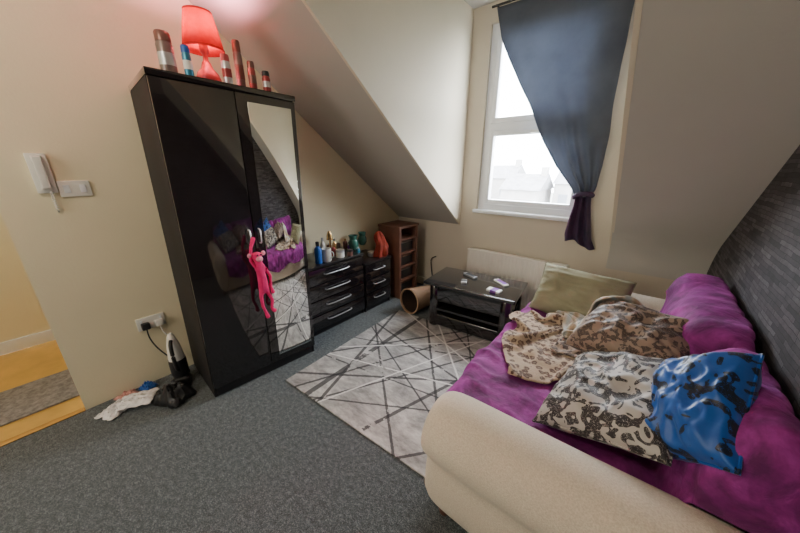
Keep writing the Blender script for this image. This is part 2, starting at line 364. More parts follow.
hb=B(-.9,-.87,D-.0,D+.02,ZM-.075,ZM-.045,bev=.004); box(hb,-.90,-.80,D-.015,D,ZM-.07,ZM-.05,.004)
wpart('window_handle',hb,M['white'])
# ================================================================ WARDROBE
W=thing('wardrobe','tall two-door black gloss wardrobe with a mirror on its right door','wardrobe',(-2.07,.785,0.004),R(-3.6))
W.rotation_euler=(R(-1.2),0,R(-3.6))
wd,ww,wh=.25,.355,1.81
bm=bmesh.new()
box(bm,-wd,wd-.02,-ww,-ww+.018,0,wh-.03,.002); box(bm,-wd,wd-.02,ww-.018,ww,0,wh-.03,.002); box(bm,-wd,-wd+.01,-ww+.018,ww-.018,.06,wh-.03)
box(bm,-wd+.01,wd-.03,-ww+.018,ww-.018,.07,.088); box(bm,-wd+.01,wd-.03,-.009,.009,.088,wh-.03)
obj('carcass',bm,M['black_side'],W)
obj('top_panel',B(-wd,wd+.004,-ww-.004,ww+.004,wh-.03,wh,bev=.004),M['black_gloss'],W)
obj('plinth',B(wd-.04,wd-.022,-ww+.018,ww-.018,0,.065,bev=.002),M['black'],W)
d1=obj('door',B(wd-.018,wd,-ww+.002,.008,.07,wh-.034,bev=.003),M['black_gloss'],W)
d2=obj('door',B(wd-.018,wd,.012,ww-.002,.07,wh-.034,bev=.003),M['black_gloss'],W)
obj('mirror',B(wd,wd+.004,.07,ww-.03,.12,wh-.075,bev=.0015),M['mirror'],d2)
for d,y in ((d1,-.02),(d2,.04)):
    bm=bmesh.new(); tube(bm,[(wd-.001,y,.945),(wd+.022,y,.952),(wd+.026,y,.99),(wd+.022,y,1.028),(wd-.001,y,1.035)],.0045,8,4)
    obj('handle',bm,M['chrome'],d)
# plush monkey hanging from the handle
def skin_obj(name,nodes,edges,mat,parent=None,sub=2,root=0):
    bm=bmesh.new(); sk=bm.verts.layers.skin.verify(); vs=[]
    for i,(p,r) in enumerate(nodes):
        v=bm.verts.new(p); v[sk].radius=(r,r); v[sk].use_root=(i==root); vs.append(v)
    for a,b in edges: bm.edges.new((vs[a],vs[b]))
    me=bpy.data.meshes.new(name); bm.to_mesh(me); bm.free(); me.materials.append(mat)
    o=bpy.data.objects.new(name,me); COL.objects.link(o); o.parent=parent
    m=o.modifiers.new('skin','SKIN'); m.use_smooth_shade=True
    m=o.modifiers.new('sub','SUBSURF'); m.levels=sub; m.render_levels=sub
    return o
K=thing('plush_monkey','bright pink long-limbed plush monkey hanging from the black wardrobe handle','soft toy',(-1.772,.785,.73))
K.scale=(.86,.86,.88)
q=.98; l_=.82
skin_obj('body',[((0,.005,-.06),.036*q),((0,0,.02),.034*q),((0,-.004,.09),.026*q),((.0,-.008,.13),.021*q),((.0,-.012,.168),.043*q),((0,-.014,.205),.032*q),
  ((.0,-.03,.09),.015*l_),((-.005,-.058,.15),.013*l_),((-.0,-.042,.24),.013*l_),((0,-.012,.31),.018*q),
  ((.0,.03,.08),.015*l_),((.005,.062,.01),.013*l_),((.012,.05,-.07),.013*l_),((.014,.062,-.13),.018*q),
  ((.0,-.026,-.12),.017*l_),((.01,-.03,-.20),.014*l_),((.005,-.012,-.26),.013*l_),((.015,-.002,-.31),.020*q),
  ((.0,.03,-.12),.017*l_),((.01,.050,-.18),.014*l_),((.01,.034,-.24),.013*l_),((.02,.058,-.275),.020*q)],
  [(0,1),(1,2),(2,3),(3,4),(4,5),(2,6),(6,7),(7,8),(8,9),(2,10),(10,11),(11,12),(12,13),(0,14),(14,15),(15,16),(16,17),(0,18),(18,19),(19,20),(20,21)],M['pink'],K)
bm=bmesh.new(); bmesh.ops.create_uvsphere(bm,u_segments=16,v_segments=10,radius=.024,matrix=Matrix.Translation((.038,-.012,.158))@Matrix.Diagonal((.8,1,.8,1)))
mz=obj('muzzle',bm,M['pinkpale'],K)
for s in (-1,1):
    bm=bmesh.new(); bmesh.ops.create_uvsphere(bm,u_segments=12,v_segments=8,radius=.017,matrix=Matrix.Translation((.0,-.012+s*.048,.185))@Matrix.Diagonal((.5,1,1,1))); obj('ear',bm,M['pinkpale'],K)
    bm=bmesh.new(); bmesh.ops.create_uvsphere(bm,u_segments=10,v_segments=8,radius=.006,matrix=Matrix.Translation((.042,-.012+s*.013,.188))); obj('eye',bm,M['eye'],K)
bm=bmesh.new(); tube(bm,[(-.02,0,-.07),(-.028,.03,-.11),(-.015,.05,-.17),(-.01,.045,-.22)],.005,8,5); obj('tail',bm,M['pink'],K)
# lamp and cans on the wardrobe
ZT=wh+.008
def lamp():
    p=at_x(196,11,-1.95); t=thing('table_lamp','small glowing red table lamp standing on top of the black wardrobe','lamp',(-1.95,p.y+.005,ZT))
    h=p.z-ZT; zs=h-.155
    obj('base',lathe(bmesh.new(),[(0,0),(.055,0),(.06,.02),(.05,.05),(.028,.075),(.02,.10),(.012,.11),(.012,zs-.03),(.02,zs-.02),(.02,zs+.02),(.0,zs+.02)]),pm('lamp_base_ceramic',(.55,.06,.06),.3,coat=.4),t)
    sh=obj('lamp_shade',lathe(bmesh.new(),[(.094,zs-.01),(.062,h)]),M['shade'],t,solid=.003)
    for nm,pr in (('lower_trim',[(.0955,zs-.012),(.0955,zs-.003),(.093,zs-.003)]),('upper_trim',[(.0635,h-.006),(.0635,h+.002),(.060,h+.002)])):
        obj(nm,lathe(bmesh.new(),pr),M['red'],sh,solid=.002)
    obj('bulb',lathe(bmesh.new(),[(0,zs+.02),(.014,zs+.03),(.026,zs+.07),(.022,zs+.09),(0,zs+.1)],n=16),M['bulb'],t)
    l=bpy.data.lights.new('lamp_light','POINT'); l.energy=62; l.color=(1,.33,.42); l.shadow_soft_size=.03
    lo=bpy.data.objects.new('lamp_light',l); COL.objects.link(lo); lo.location=t.location+Vector((0,0,h-.035))
lamp()
def can(u,vt,X,r,mb,mc,label,mband=None):
    p=at_x(u,vt,X); h=max(.09,p.z-ZT)
    t=thing('spray_can',label,'spray can',(X,p.y,ZT),random.uniform(0,6),'cans and bottles on top of the wardrobe')
    c=h*.24
    obj('can_body',lathe(bmesh.new(),[(0,.002),(r*.9,0),(r,.006),(r,h-c-.012),(r*.86,h-c-.002),(r*.86,h-c),(0,h-c)]),mb,t)
    obj('cap',lathe(bmesh.new(),[(0,h-c),(r*.93,h-c),(r*.93,h-.008),(r*.8,h),(0,h)]),mc,t)
    obj('label_band',lathe(bmesh.new(),[(r+.0008,h*.2),(r+.0008,h*.5)]),mband or M['silver'],t)
can(161,31,-1.90,.034,M['taupe'],M['copper'],'largest taupe spray can, leftmost on top of the wardrobe',M['silver'])
can(184,45,-1.85,.019,M['teal'],M['blue'],'teal blue spray can just left of the red lamp',M['white'])
can(224,54,-1.85,.022,M['silver'],M['redcan'],'silver and red can immediately right of the red lamp',M['redcan'])
can(235,40,-1.92,.022,M['taupe'],M['copper'],'tall dark copper spray can, second right of the red lamp',M['copper'])
can(250,61,-1.87,.020,M['redcan'],M['copper'],'red-brown spray can third right of the lamp on the wardrobe',M['copper'])
can(265,71,-1.87,.022,M['redcan'],M['black_m'],'dark-capped red spray can, rightmost on top of the wardrobe',M['silver'])
# ================================================================ CHESTS
def chest(label,x1,y0,y1,h,n,wood,depth=.38):
    t=thing('chest_of_drawers',label,'chest of drawers',(x1-depth/2,(y0+y1)/2,0)); w=(y1-y0)/2; d=depth/2
    bm=bmesh.new(); box(bm,-d,d-.018,-w,-w+.016,0,h-.02,.002); box(bm,-d,d-.018,w-.016,w,0,h-.02,.002); box(bm,-d,-d+.01,-w+.016,w-.016,.04,h-.02); box(bm,-d+.01,d-.03,-w+.016,w-.016,.04,.055)
    obj('carcass',bm,wood,t)
    obj('top_panel',B(-d,d+.008,-w-.006,w+.006,h-.02,h,bev=.004),wood,t)
    obj('plinth',B(d-.05,d-.03,-w+.016,w-.016,0,.05),wood,t)
    z0=.05; dz=(h-.025-z0)/n
    for i in range(n):
        bm=B(d-.018,d,-w+.003,w-.003,z0+i*dz+.004,z0+(i+1)*dz-.004,bev=.003)
        box(bm,-d+.03,d-.018,-w+.03,w-.03,z0+i*dz+.02,z0+(i+1)*dz-.03)
        dr=obj('drawer',bm,M['black_gloss'],t)
        zc=z0+(i+.6)*dz; hl=w*.42; bm=bmesh.new(); tube(bm,[(d-.002,-hl,zc),(d+.022,-hl*.9,zc),(d+.028,0,zc),(d+.022,hl*.9,zc),(d-.002,hl,zc)],.005,8,4)
        obj('handle',bm,M['silver'],dr)
    return t
chest('black four-drawer chest with silver bar handles beside the mirrored wardrobe',-1.965,1.20,1.835,.63,4,M['black'])
chest('lower black three-drawer chest between the taller black chest and brown shelf unit',-1.955,1.85,2.22,.52,3,M['black'])
# brown shelf unit
x1,y0,y1,hh,dp=-1.91,2.31,2.63,.81,.30
t=thing('shelf_unit','narrow red-brown wooden shelf unit in the corner under the sloping ceiling','shelf unit',(x1-dp/2,(y0+y1)/2,0)); w=(y1-y0)/2; d=dp/2
for s in (-1,1): obj('side_panel',B(-d,d,min(s*w,s*(w-.03)),max(s*w,s*(w-.03)),0,hh-.02,bev=.003),M['brown'],t)
obj('top_panel',B(-d,d+.01,-w-.01,w+.01,hh-.025,hh,bev=.004),M['brown'],t)
obj('back_panel',B(-d,-d+.008,-w+.03,w-.03,.03,hh-.025),M['brown'],t)
for k in range(5): obj('shelf',B(-d+.008,d-.005,-w+.03,w-.03,.03+k*.155,.05+k*.155,bev=.002),M['brown'],t)
for k,(q_,mm) in enumerate(((.052,'brown'),(.207,'taupe'),(.362,'brown'),(.517,'taupe'))):
    bt=thing('storage_box','dark storage box on the %s shelf of the brown unit'%['lowest','second lowest','middle','second highest'][k],'box',(x1-dp/2,(y0+y1)/2,q_))
    obj('tray',B(-d+.02,d-.04,-w+.045,w-.045,0,.095,bev=.006),M['black'],bt); obj('rim',B(-d+.018,d-.037,-w+.042,w-.042,.095,.108,bev=.004),M[mm],bt)
# clutter on chests
def bottle(u,vt,X,zb,r,mb,mc,label,name='bottle',cat='bottle',grp='toiletries on the black chests'):
    p=at_x(u,vt,X); h=max(.05,p.z-zb); t=thing(name,label,cat,(X,p.y,zb),0,grp)
    obj('bottle_body',lathe(bmesh.new(),[(0,0),(r,0),(r,h*.6),(r*.85,h*.7),(r*.4,h*.78),(r*.4,h*.8),(0,h*.8)],n=20),mb,t)
    obj('cap',lathe(bmesh.new(),[(0,h*.8),(r*.48,h*.8),(r*.48,h-.003),(0,h)],n=20),mc,t)
bottle(317,241,-2.03,.63,.030,M['blue'],M['black_m'],'blue bottle with a dark cap nearest the mirror on the chest')
bottle(345,238,-2.22,.63,.022,M['copper'],M['gold'],'brown bottle with gold cap behind the white jar')
bottle(333,244,-2.10,.63,.018,M['redcan'],M['gold'],'small red bottle with gold cap beside the white mug')
bottle(322,237,-2.20,.63,.022,M['white'],M['silver'],'white bottle with silver cap behind the blue bottle')
bottle(338,240,-2.24,.63,.020,M['taupe'],M['white'],'taupe bottle with white cap at the back of the chest')
bottle(357,240,-2.25,.63,.024,M['silver'],M['black_m'],'silver bottle with black cap behind the green vases')
bottle(329,242,-2.26,.63,.024,M['copper'],M['silver'],'copper bottle with silver cap against the wall at the back')
bottle(349,243,-2.14,.63,.016,M['purplebox'],M['white'],'slim purple bottle with white cap between jar and vase')
bottle(334,238,-2.17,.63,.018,M['gold'],M['black_m'],'gold bottle with black cap in the middle of the chest clutter')
bottle(358,247,-2.02,.63,.018,M['teal'],M['white'],'small teal bottle with white cap in front of the green vases')
def jar(u,vt,X,zb,r,mb,label,name,cat,lid=None):
    p=at_x(u,vt,X); h=max(.05,p.z-zb); t=thing(name,label,cat,(X,p.y,zb),.4)
    if name=='mug':
        obj('cup',lathe(bmesh.new(),[(0,0),(r*.85,0),(r,.01),(r,h),(r-.004,h),(r-.004,.01),(0,.01)],n=24),mb,t)
        bm=bmesh.new(); tube(bm,[(r-.003,0,h*.8),(r+.022,0,h*.75),(r+.026,0,h*.45),(r-.003,0,h*.25)],.005,8,5); obj('handle',bm,mb,t)
    elif name=='glass_vase':
        obj('bowl',lathe(bmesh.new(),[(0,0),(r*.6,0),(r,.03),(r,h*.55),(r*.7,h*.75),(r*.9,h),(r*.85,h),(r*.65,h*.75),(r*.9,h*.55),(r*.9,.035),(0,.015)],n=24),mb,t)
        obj('rim',lathe(bmesh.new(),[(r*.9,h-.004),(r*.93,h),(r*.9,h+.003),(r*.85,h)],n=24),mb,t)
    else:
        obj('jar_body',lathe(bmesh.new(),[(0,0),(r,0),(r,h*.7),(0,h*.7)],n=24),mb,t)
        obj('lid',lathe(bmesh.new(),[(0,h*.7),(r*1.04,h*.7),(r*1.04,h),(0,h)],n=24),lid or mb,t)
jar(326,248,-2.02,.63,.040,M['white'],'white mug on the front of the four-drawer chest','mug','mug')
jar(340,249,-2.03,.63,.036,M['white'],'white lidded cream jar right of the mug','jar','jar',M['silver'])
jar(350,249,-2.0,.63,.026,M['copper'],'small copper jar at the front of the chest below the vases','jar','jar',M['black_m'])
jar(353,235,-2.12,.63,.05,M['greenglass'],'green glass vase, left one on the black chest','glass_vase','vase')
jar(362,232,-2.20,.63,.045,M['greenglass'],'green glass vase, right one by the red cloth','glass_vase','vase')
jar(371,252,-2.10,.52,.035,M['silver'],'silver tin with white lid on the lower black chest','jar','jar',M['white'])
p=at_x(329,230,-2.2); t=thing('ornament','small gold domed ornament at the back of the chest','ornament',(-2.2,p.y,.63))
h=p.z-.63
obj('stem',lathe(bmesh.new(),[(0,0),(.03,0),(.03,.01),(.008,.02),(.008,h*.6),(0,h*.6)],n=20),M['gold'],t)
obj('dome',lathe(bmesh.new(),[(0,h*.6),(.03,h*.6),(.026,h*.8),(.013,h*.97),(0,h)],n=20),M['gold'],t)
# orange-red soft cloth heap standing on low chest
bm=bmesh.new(); rows=[]
for i in range(22):
    s=i/21; row=[]
    for j in range(41):
        a=2*math.pi*(j%40)/40
        r_=(.07*(1-s**2.2)**.5+.008)*(1+.35*noise.noise(Vector((math.cos(a)*2,math.sin(a)*2,s*3))))*(1+.12*math.sin(6*a+3*s))
        row.append((r_*math.cos(a)*.8+.02*math.sin(s*4),r_*math.sin(a)*.85,.26*s))
    rows.append(row)
grid(bm,rows); bmesh.ops.remove_doubles(bm,verts=bm.verts,dist=1e-5)
o=obj('cloth',bm,M['orange'],sub=1,ang=100); o.location=(-2.03,2.14,.522)
tag(o,'orange-red cloth bundled upright on the lower black chest','cloth')
# ================================================================ RUG
rz=R(3); A0=Vector((-1.67,.79)); ux=Vector((math.cos(rz),math.sin(rz))); uy=Vector((-math.sin(rz),math.cos(rz))); RW,RL=1.7,1.30
c=A0+ux*RW/2+uy*RL/2
bm=B(-RW/2,RW/2,-RL/2,RL/2,0,.010,bev=.004)
o=obj('rug',bm,M['rug']); o.location=(c.x,c.y,.0); o.rotation_euler=(0,0,rz); tag(o,'pale grey rug with crisscross dark lines between wardrobe and sofa','rug')
# ================================================================ BLACK TABLE
U=thing('coffee_table','low black glass-topped table with a solid lower box in front of the radiator','table',(-1.03,2.30,.011),R(6))
uw,ud=.395,.24
obj('tabletop',B(-uw,uw,-ud,ud,.396,.424,bev=.010,seg=4),M['smoke'],U)
obj('drawer_box',B(-uw+.07,uw-.04,-ud+.03,ud-.03,.25,.395,bev=.006),M['smoke'],U)
obj('shelf',B(-uw+.06,uw-.05,-ud+.02,ud-.02,.165,.188,bev=.004),M['smoke'],U)
obj('lower_box',B(-uw+.07,uw-.05,-ud+.03,ud-.02,.012,.12,bev=.01,seg=3),M['smoke'],U)
for sx in (-1,1):
    for sy in (-1,1):
        x=sx*(uw-.085)+.01; y=sy*(ud-.06)
        obj('leg',lathe(bmesh.new(),[(0,0),(.036,0),(.045,.01),(.050,.20),(.045,.385),(.038,.396),(0,.396)],24,(x,y,0)),M['black_gloss'],U)
    obj('side_panel',B(sx*(uw-.09)+.0,sx*(uw-.09)+.02,-ud+.07,ud-.07,.12,.25,bev=.003),M['black'],U)
obj('back_panel',B(-uw+.1,uw-.1,ud-.045,ud-.03,.12,.25,bev=.002),M['black'],U)
def small(u,v,Z,nm,label,cat,w,l,h,mat,rz):
    p=at_z(u,v,Z); t=thing(nm,label,cat,(p.x,p.y,Z),rz); obj('case',B(-w/2,w/2,-l/2,l/2,0,h,bev=min(.006,h*.3)),mat,t)
    return t
ZU=.435
t=small(470,276,ZU,'remote_control','silver-grey remote control at the left of the black table','remote control',.045,.15,.018,M['silver'],1.2)
obj('button_panel',B(-.015,.015,-.06,.05,.018,.021,bev=.001),M['black_m'],t)
t=small(501,283,ZU,'remote_control','white remote control in the middle of the black table','remote control',.05,.15,.016,M['white'],1.0)
obj('button_panel',B(-.017,.017,-.06,.05,.016,.019,bev=.001),M['purplebox'],t)
t=small(494,291,ZU,'packet','flat white and purple packet at the front of the black table','packet',.07,.11,.02,M['white'],1.5)
obj('label_band',B(-.0355,.0355,-.03,.02,.0005,.0205,bev=.001),M['purplebox'],t)
t=small(464,282,ZU,'packet','small silver packet near the left front of the table','packet',.05,.07,.02,M['silver'],.4)
obj('label_band',B(-.0255,.0255,-.02,.015,.0005,.0205,bev=.001),M['black_m'],t)
# wicker bin lying on its side
t=thing('waste_bin','brown woven cylindrical bin lying on its side at the rug corner','bin',(-1.60,2.25,.128))
E_=(R(86),R(0),R(-8))
bm=lathe(bmesh.new(),[(0,-.16),(.10,-.16),(.125,.15),(.118,.15),(.093,-.15),(0,-.15)],n=32)
b=obj('bin_body',bm,M['wicker'],t); b.rotation_euler=E_
r_=obj('rim',lathe(bmesh.new(),[(.127,.135),(.129,.15),(.120,.154),(.117,.145)],n=32),M['wicker'],t); r_.rotation_euler=E_
r_=obj('inner_shade',lathe(bmesh.new(),[(.1155,.135),(.0915,-.145),(0,-.145)],n=32),M['inner_shade'],t); r_.rotation_euler=E_  # dark sleeve added so the hollow of the bin looks shaded
# ================================================================ RADIATOR
X0,X1=-1.35,-.42; t=thing('radiator','cream white panel radiator on the wall below the window','radiator',((X0+X1)/2,D-.06,.12))
w=(X1-X0)/2; bm=bmesh.new()
n=int(2*w/.033)
prof=[]
for k in range(n):
    x=-w+2*w*k/n; d=2*w/n
    prof+=[(x,0),(x+d*.35,0),(x+d*.5,.008),(x+d*.85,.008)]
prof.append((w,0))
Vv=[[bm.verts.new((x,-.03-y*0.8,z)) for x,y in prof] for z in (.0,.02,.44,.46)]
for x_ in range(len(prof)): Vv[0][x_].co.y=-.03; Vv[3][x_].co.y=-.03
for i in range(3):
    for j in range(len(prof)-1): bm.faces.new((Vv[i][j],Vv[i][j+1],Vv[i+1][j+1],Vv[i+1][j]))
box(bm,-w,w,-.029,-.02,0,.46)
obj('front_panel',bm,M['radi'],t)
obj('top_grille',B(-w-.004,w+.004,-.036,.03,.455,.47,bev=.003),M['radi'],t)
for s in (-1,1): obj('side_cover',B(s*w-.003,s*w+.003,-.03,.03,0,.46),M['radi'],t)
obj('rear_panel',B(-w,w,.015,.03,0,.45),M['radi'],t)
bm=lathe(bmesh.new(),[(0,0),(.014,0),(.018,.01),(.018,.05),(.012,.06),(0,.06)],n=18,c=(-w-.05,0,-.0)); tube(bm,[(-w-.05,0,-.12),(-w-.05,0,.0)],.008,8); tube(bm,[(-w-.05,0,.015),(-w,0,.015)],.008,8); obj('valve',bm,M['white'],t)
for s in (-.6,.6): obj('bracket',B(s*w-.015,s*w+.015,.03,.06,.1,.35),M['radi'],t)
# cable beside shelf unit
bm=bmesh.new(); a=at_y(436,256,D-.015); b2=at_y(433,280,D-.03); tube(bm,[a,a+Vector((-.05,-.01,-.03)),a+Vector((-.06,-.01,-.10)),b2,(b2.x+.05,b2.y-.02,.1),(b2.x+.1,b2.y-.04,.01)],.006,8,6)
tag(obj('cable',bm,M['black_m']),'black cable hanging down the wall beside the brown shelf unit','cable')
# ================================================================ CURTAIN
def lerp_tab(tab,z):
    for (z0,*a),(z1,*b) in zip(tab,tab[1:]):
        if z<=z0 and z>=z1:
            f=(z0-z)/(z0-z1); return [p+(q-p)*f for p,q in zip(a,b)]
    return list(tab[-1][1:])
CT=thing('curtain','slate blue curtain gathered and knotted across the right of the window','curtain',(-.75,D-.11,2.6))
tab=[(2.62,-1.26,-.32,.002),(2.4,-1.20,-.325,.003),(2.22,-1.11,-.325,.004),(1.91,-.93,-.325,.006),(1.60,-.765,-.315,.012),(1.40,-.64,-.31,.022),(1.24,-.50,-.325,.03),(1.17,-.455,-.355,.026)]
rows=[]; NZ=50; NX=120
for i in range(NZ+1):
    z=2.62-(2.62-1.17)*i/NZ; xl,xr,am=lerp_tab(tab,z); row=[]
    for j in range(NX+1):
        q=j/NX; f=4.5
        y=D-.085+am*math.sin(q*math.pi*2*f+.8*math.sin(z*2.3+q*4))*(.6+.8*noise.noise(Vector((q*3,z*.7,9))))+.05*noise.noise(Vector((q*2.5,z*1.0,0)))*(1-.5*i/NZ)
        row.append((xl+(xr-xl)*q+.010*noise.noise(Vector((q*3,z*4,5))),min(y,D-.03),z))
    rows.append(row)
bm=bmesh.new(); grid(bm,rows); obj('drape',bm,M['curtain'],CT,world=True,solid=.003)
tab2=[(1.19,-.45,-.35,.02),(1.10,-.45,-.34,.025),(1.0,-.465,-.32,.03),(.86,-.48,-.29,.028),(.79,-.47,-.25,.02)]
rows=[]
for i in range(21):
    z=1.19-(1.19-.79)*i/20; xl,xr,am=lerp_tab(tab2,z); row=[]
    for j in range(61):
        q=j/60; row.append((xl+(xr-xl)*q,D-.09+am*math.sin(q*math.pi*5+1+z*3),z+.03*(i/20)*math.sin(q*5+.5)))
    rows.append(row)
bm=bmesh.new(); grid(bm,rows); obj('hanging_tail',bm,M['tail'],CT,world=True,solid=.004)
bm=bmesh.new(); tube(bm,[(-.46,D-.115,1.17),(-.43,D-.135,1.19),(-.38,D-.135,1.20),(-.34,D-.11,1.19),(-.36,D-.065,1.18),(-.43,D-.06,1.17),(-.465,D-.09,1.165)],.018,10,5); obj('knot_band',bm,M['tail'],CT,world=True)
rod=thing('curtain_rod','slim dark curtain rod above the window','curtain rod',(-.8,D-.09,2.63))
bm=bmesh.new(); tube(bm,[(-.50,0,0),(.6,0,0)],.009,12); obj('rod',bm,M['black_m'],rod)
for x in (-.46,.56):
    bm=bmesh.new(); tube(bm,[(x,0,0),(x,.09,0)],.006,8); lathe(bm,[(0,0),(.016,0),(.016,.006),(0,.006)],16,(x,0,-.003)); obj('bracket',bm,M['black_m'],rod)
# ================================================================ SOFA
S=thing('sofa','cream chenille sofa with rolled arms along the dark stone wall','sofa',(-.05,1.55,.0))
def roll_arm(ya,yb,flip,h=.60,rise=0):
    w=yb-ya; cy=(ya+yb)/2
    ro=.135; zc=h-ro; pts=[]
    inner=w/2
    pts.append((inner,.05)); pts.append((inner,.25)); pts.append((inner,zc))
    for k in range(1,13):
        a=k/12*R(230); pts.append((inner-ro+ro*math.cos(a), zc+ro*math.sin(a)))
    pts.append((-w/2+.05,.30)); pts.append((-w/2+.05,.05))
    bm=bmesh.new(); xs=[-.47,-.462,-.44,-.39,-.2,.1,.30,.39,.405]; ins=[.055,.028,.010,0,0,0,0,.01,.03]
    cen=(0,.33); rings=[]
    for x,i in zip(xs,ins):
        ring=[]
        for (y,z) in pts:
            v=Vector((y-cen[0],z-cen[1])); L=v.length; v*= (L-i)/L
            ring.append(bm.verts.new((x,cy+flip*(cen[0]+v.x),max(.05,cen[1]+v.y+(rise*max(0,x+.1)/.5 if z>.35 else 0)))))
        rings.append(ring)
    n=len(pts)
    for A,Bb in zip(rings,rings[1:]):
        for k in range(n): bm.faces.new((A[k],A[(k+1)%n],Bb[(k+1)%n],Bb[k]))
    bm.faces.new(rings[0]); bm.faces.new(rings[-1])
    return bm
obj('armrest',roll_arm(.64,.925,1,.60,.02),M['cream'],S,world=True,ang=70,sub=1)
obj('armrest',roll_arm(2.18,2.465,-1,.62),M['cream'],S,world=True,ang=70,sub=1)
obj('base_frame',B(-.45,.40,.78,2.33,.05,.30,bev=.03,seg=3),M['cream'],S,world=True)
obj('seat_cushion',B(-.50,.29,.93,2.175,.29,.43,bev=.035,seg=4),M['cream'],S,world=True)
obj('backrest',B(.33,.395,1.0,2.15,.30,.76,bev=.03,seg=4),M['cream'],S,world=True)
for x in (-.40,.36):
    for y in (.78,2.33): obj('foot',lathe(bmesh.new(),[(0,.011),(.02,.011),(.026,.052),(0,.052)],16,(x,y,0)),M['brown'],S,world=True)
# purple throw
prof=[(-.545,.24),(-.545,.30),(-.54,.37),(-.53,.42),(-.50,.448),(-.45,.453),(-.3,.455),(-.1,.452),(.06,.452),(.15,.462),(.20,.50),(.22,.57),(.232,.625),(.24,.66),(.252,.73),(.275,.79),(.32,.825),(.365,.83),(.395,.81),(.402,.70)]
pp=catmull([(x,0,z) for x,z in prof],4); rows=[]
for j in range(-3,141):
    row=[]
    for i,p in enumerate(pp):
        bk=max(0,min(1,(p.z-.47)/.12)) if p.x>.1 else 0
        y=.905+(2.17-.905)*max(0,j)/140
        g=max(0,min(1,(y-1.40)/.12)); g=g*g*(3-2*g)*max(0,min(1,(2.19-y)/.06))**.5
        dv=math.exp(-((y-1.40)/.035)**2)     # the division between the two back cushions
        n1=noise.noise(Vector((p.x*5,y*4,p.z*5)))*.020+noise.noise(Vector((p.x*11,y*13,p.z*11)))*(.010-.003*bk)
        rd=(1-abs(noise.noise(Vector((p.x*6+y*2,y*6,p.z*6+4)))))**6*(.018-.005*bk)
        fr=max(0,min(1,(.37-p.x)/.06))
        zz=p.z+((abs(n1)*.9+.003+rd) if not bk else n1)+bk*(.02*g-.025*dv)*max(0,min(1,(p.z-.6)/.1))+(.03*math.sin(y*9) if i<3 else 0)
        e0=max(0,min(1,(y-.905)/.06)); e0=1-(1-e0)**2
        if p.x>.1 and p.z>.5:
            zz-=(1-e0)*.03
            if j<0: # end flap falling onto the arm
                f=-j/3; zz=zz+(min(zz,.60)-zz)*f; y-=.035*f+.01
        elif j<0: y+=j*.001
        row.append((min(.404,p.x-n1*(bk if bk else (1 if p.x<-.5 else 0))-bk*fr*(.045*g-.03*dv)-bk*rd), y, zz))
    rows.append(row)
bm=bmesh.new(); grid(bm,rows)
throw=tag(obj('sofa_throw',bm,M['purple'],solid=.006,ang=80),'crumpled purple velvet throw covering the sofa seat and back','throw')
# ---- height map of what already lies on the sofa, used to lay pillows and blankets on top
HX0,HY0,HR=-.75,.80,.012; HNX,HNY=104,130
HM=np.full((HNX,HNY),.02)
def raster(vs,dil=1):
    for x,y,z in vs:
        i=int((x-HX0)/HR); j=int((y-HY0)/HR)
        for a in range(-dil,dil+1):
            for b in range(-dil,dil+1):
                if 0<=i+a<HNX and 0<=j+b<HNY and HM[i+a,j+b]<z: HM[i+a,j+b]=z
raster([tuple(v.co) for v in throw.data.vertices],2)
def hsample(x,y):
    fx=np.clip((x-HX0)/HR-.5,0,HNX-1.001); fy=np.clip((y-HY0)/HR-.5,0,HNY-1.001)
    i=fx.astype(int); j=fy.astype(int); i=np.minimum(i,HNX-2); j=np.minimum(j,HNY-2); a=fx-i; b=fy-j
    return HM[i,j]*(1-a)*(1-b)+HM[i+1,j]*a*(1-b)+HM[i,j+1]*(1-a)*b+HM[i+1,j+1]*a*b
# pillows
def pillow_bm(w,d,h,seed,n=34,pinch=.07,wr=1.0):
    bm=bmesh.new()
    def co(i,j,s):
        u=-1+2*i/n; v=-1+2*j/n
        e=max(0,(1-abs(u)**3))*max(0,(1-abs(v)**3)); z=s*h*.5*e**.5
        x=u*w/2*(1-pinch*(1-v*v)*abs(u)**6); y=v*d/2*(1-pinch*(1-u*u)*abs(v)**6)
        z+=e**.5*wr*(.024*noise.noise(Vector((u*2.0+seed,v*2.0,s)))+.020*(1-abs(noise.noise(Vector((u*2+v+seed,v*3.5,s)))))**5)
        return (x,y,z)
    V={}
    for s in (1,-1):
        for i in range(n+1):
            for j in range(n+1):
                edge=i in(0,n) or j in(0,n)
                if s==-1 and edge: V[(s,i,j)]=V[(1,i,j)]
                else: V[(s,i,j)]=bm.verts.new(co(i,j,s))
        for i in range(n):
            for j in range(n): bm.faces.new([V[(s,i,j)],V[(s,i+1,j)],V[(s,i+1,j+1)],V[(s,i,j+1)]])
    return bm
def pillow(label,mat,c,e1,e2,w,d,h,seed,wr=1.0,rast=True):
    e1=Vector(e1).normalized(); n=e1.cross(Vector(e2)).normalized(); e2=n.cross(e1)
    m=Matrix((e1,e2,n)).transposed().to_4x4(); t=thing('cushion',label,'cushion',c); t.rotation_euler=m.to_euler()
    o=obj('cover',pillow_bm(w,d,h,seed,wr=wr),mat,t,ang=120,sub=1)
    bm=bmesh.new(); k=.985; q=[(-1,-1),(-.5,-.955),(0,-.93),(.5,-.955),(1,-1),(.955,-.5),(.93,0),(.955,.5),(1,1),(.5,.955),(0,.93),(-.5,.955),(-1,1),(-.955,.5),(-.93,0),(-.955,-.5),(-1,-1)]
    tube(bm,[(a*w/2*k,b*d/2*k,0) for a,b in q],.004,6); obj('piping',bm,mat,t)
    if rast:
        mw=Matrix.Translation(c)@m; raster([tuple(mw@v.co) for v in o.data.vertices],1)
    return t
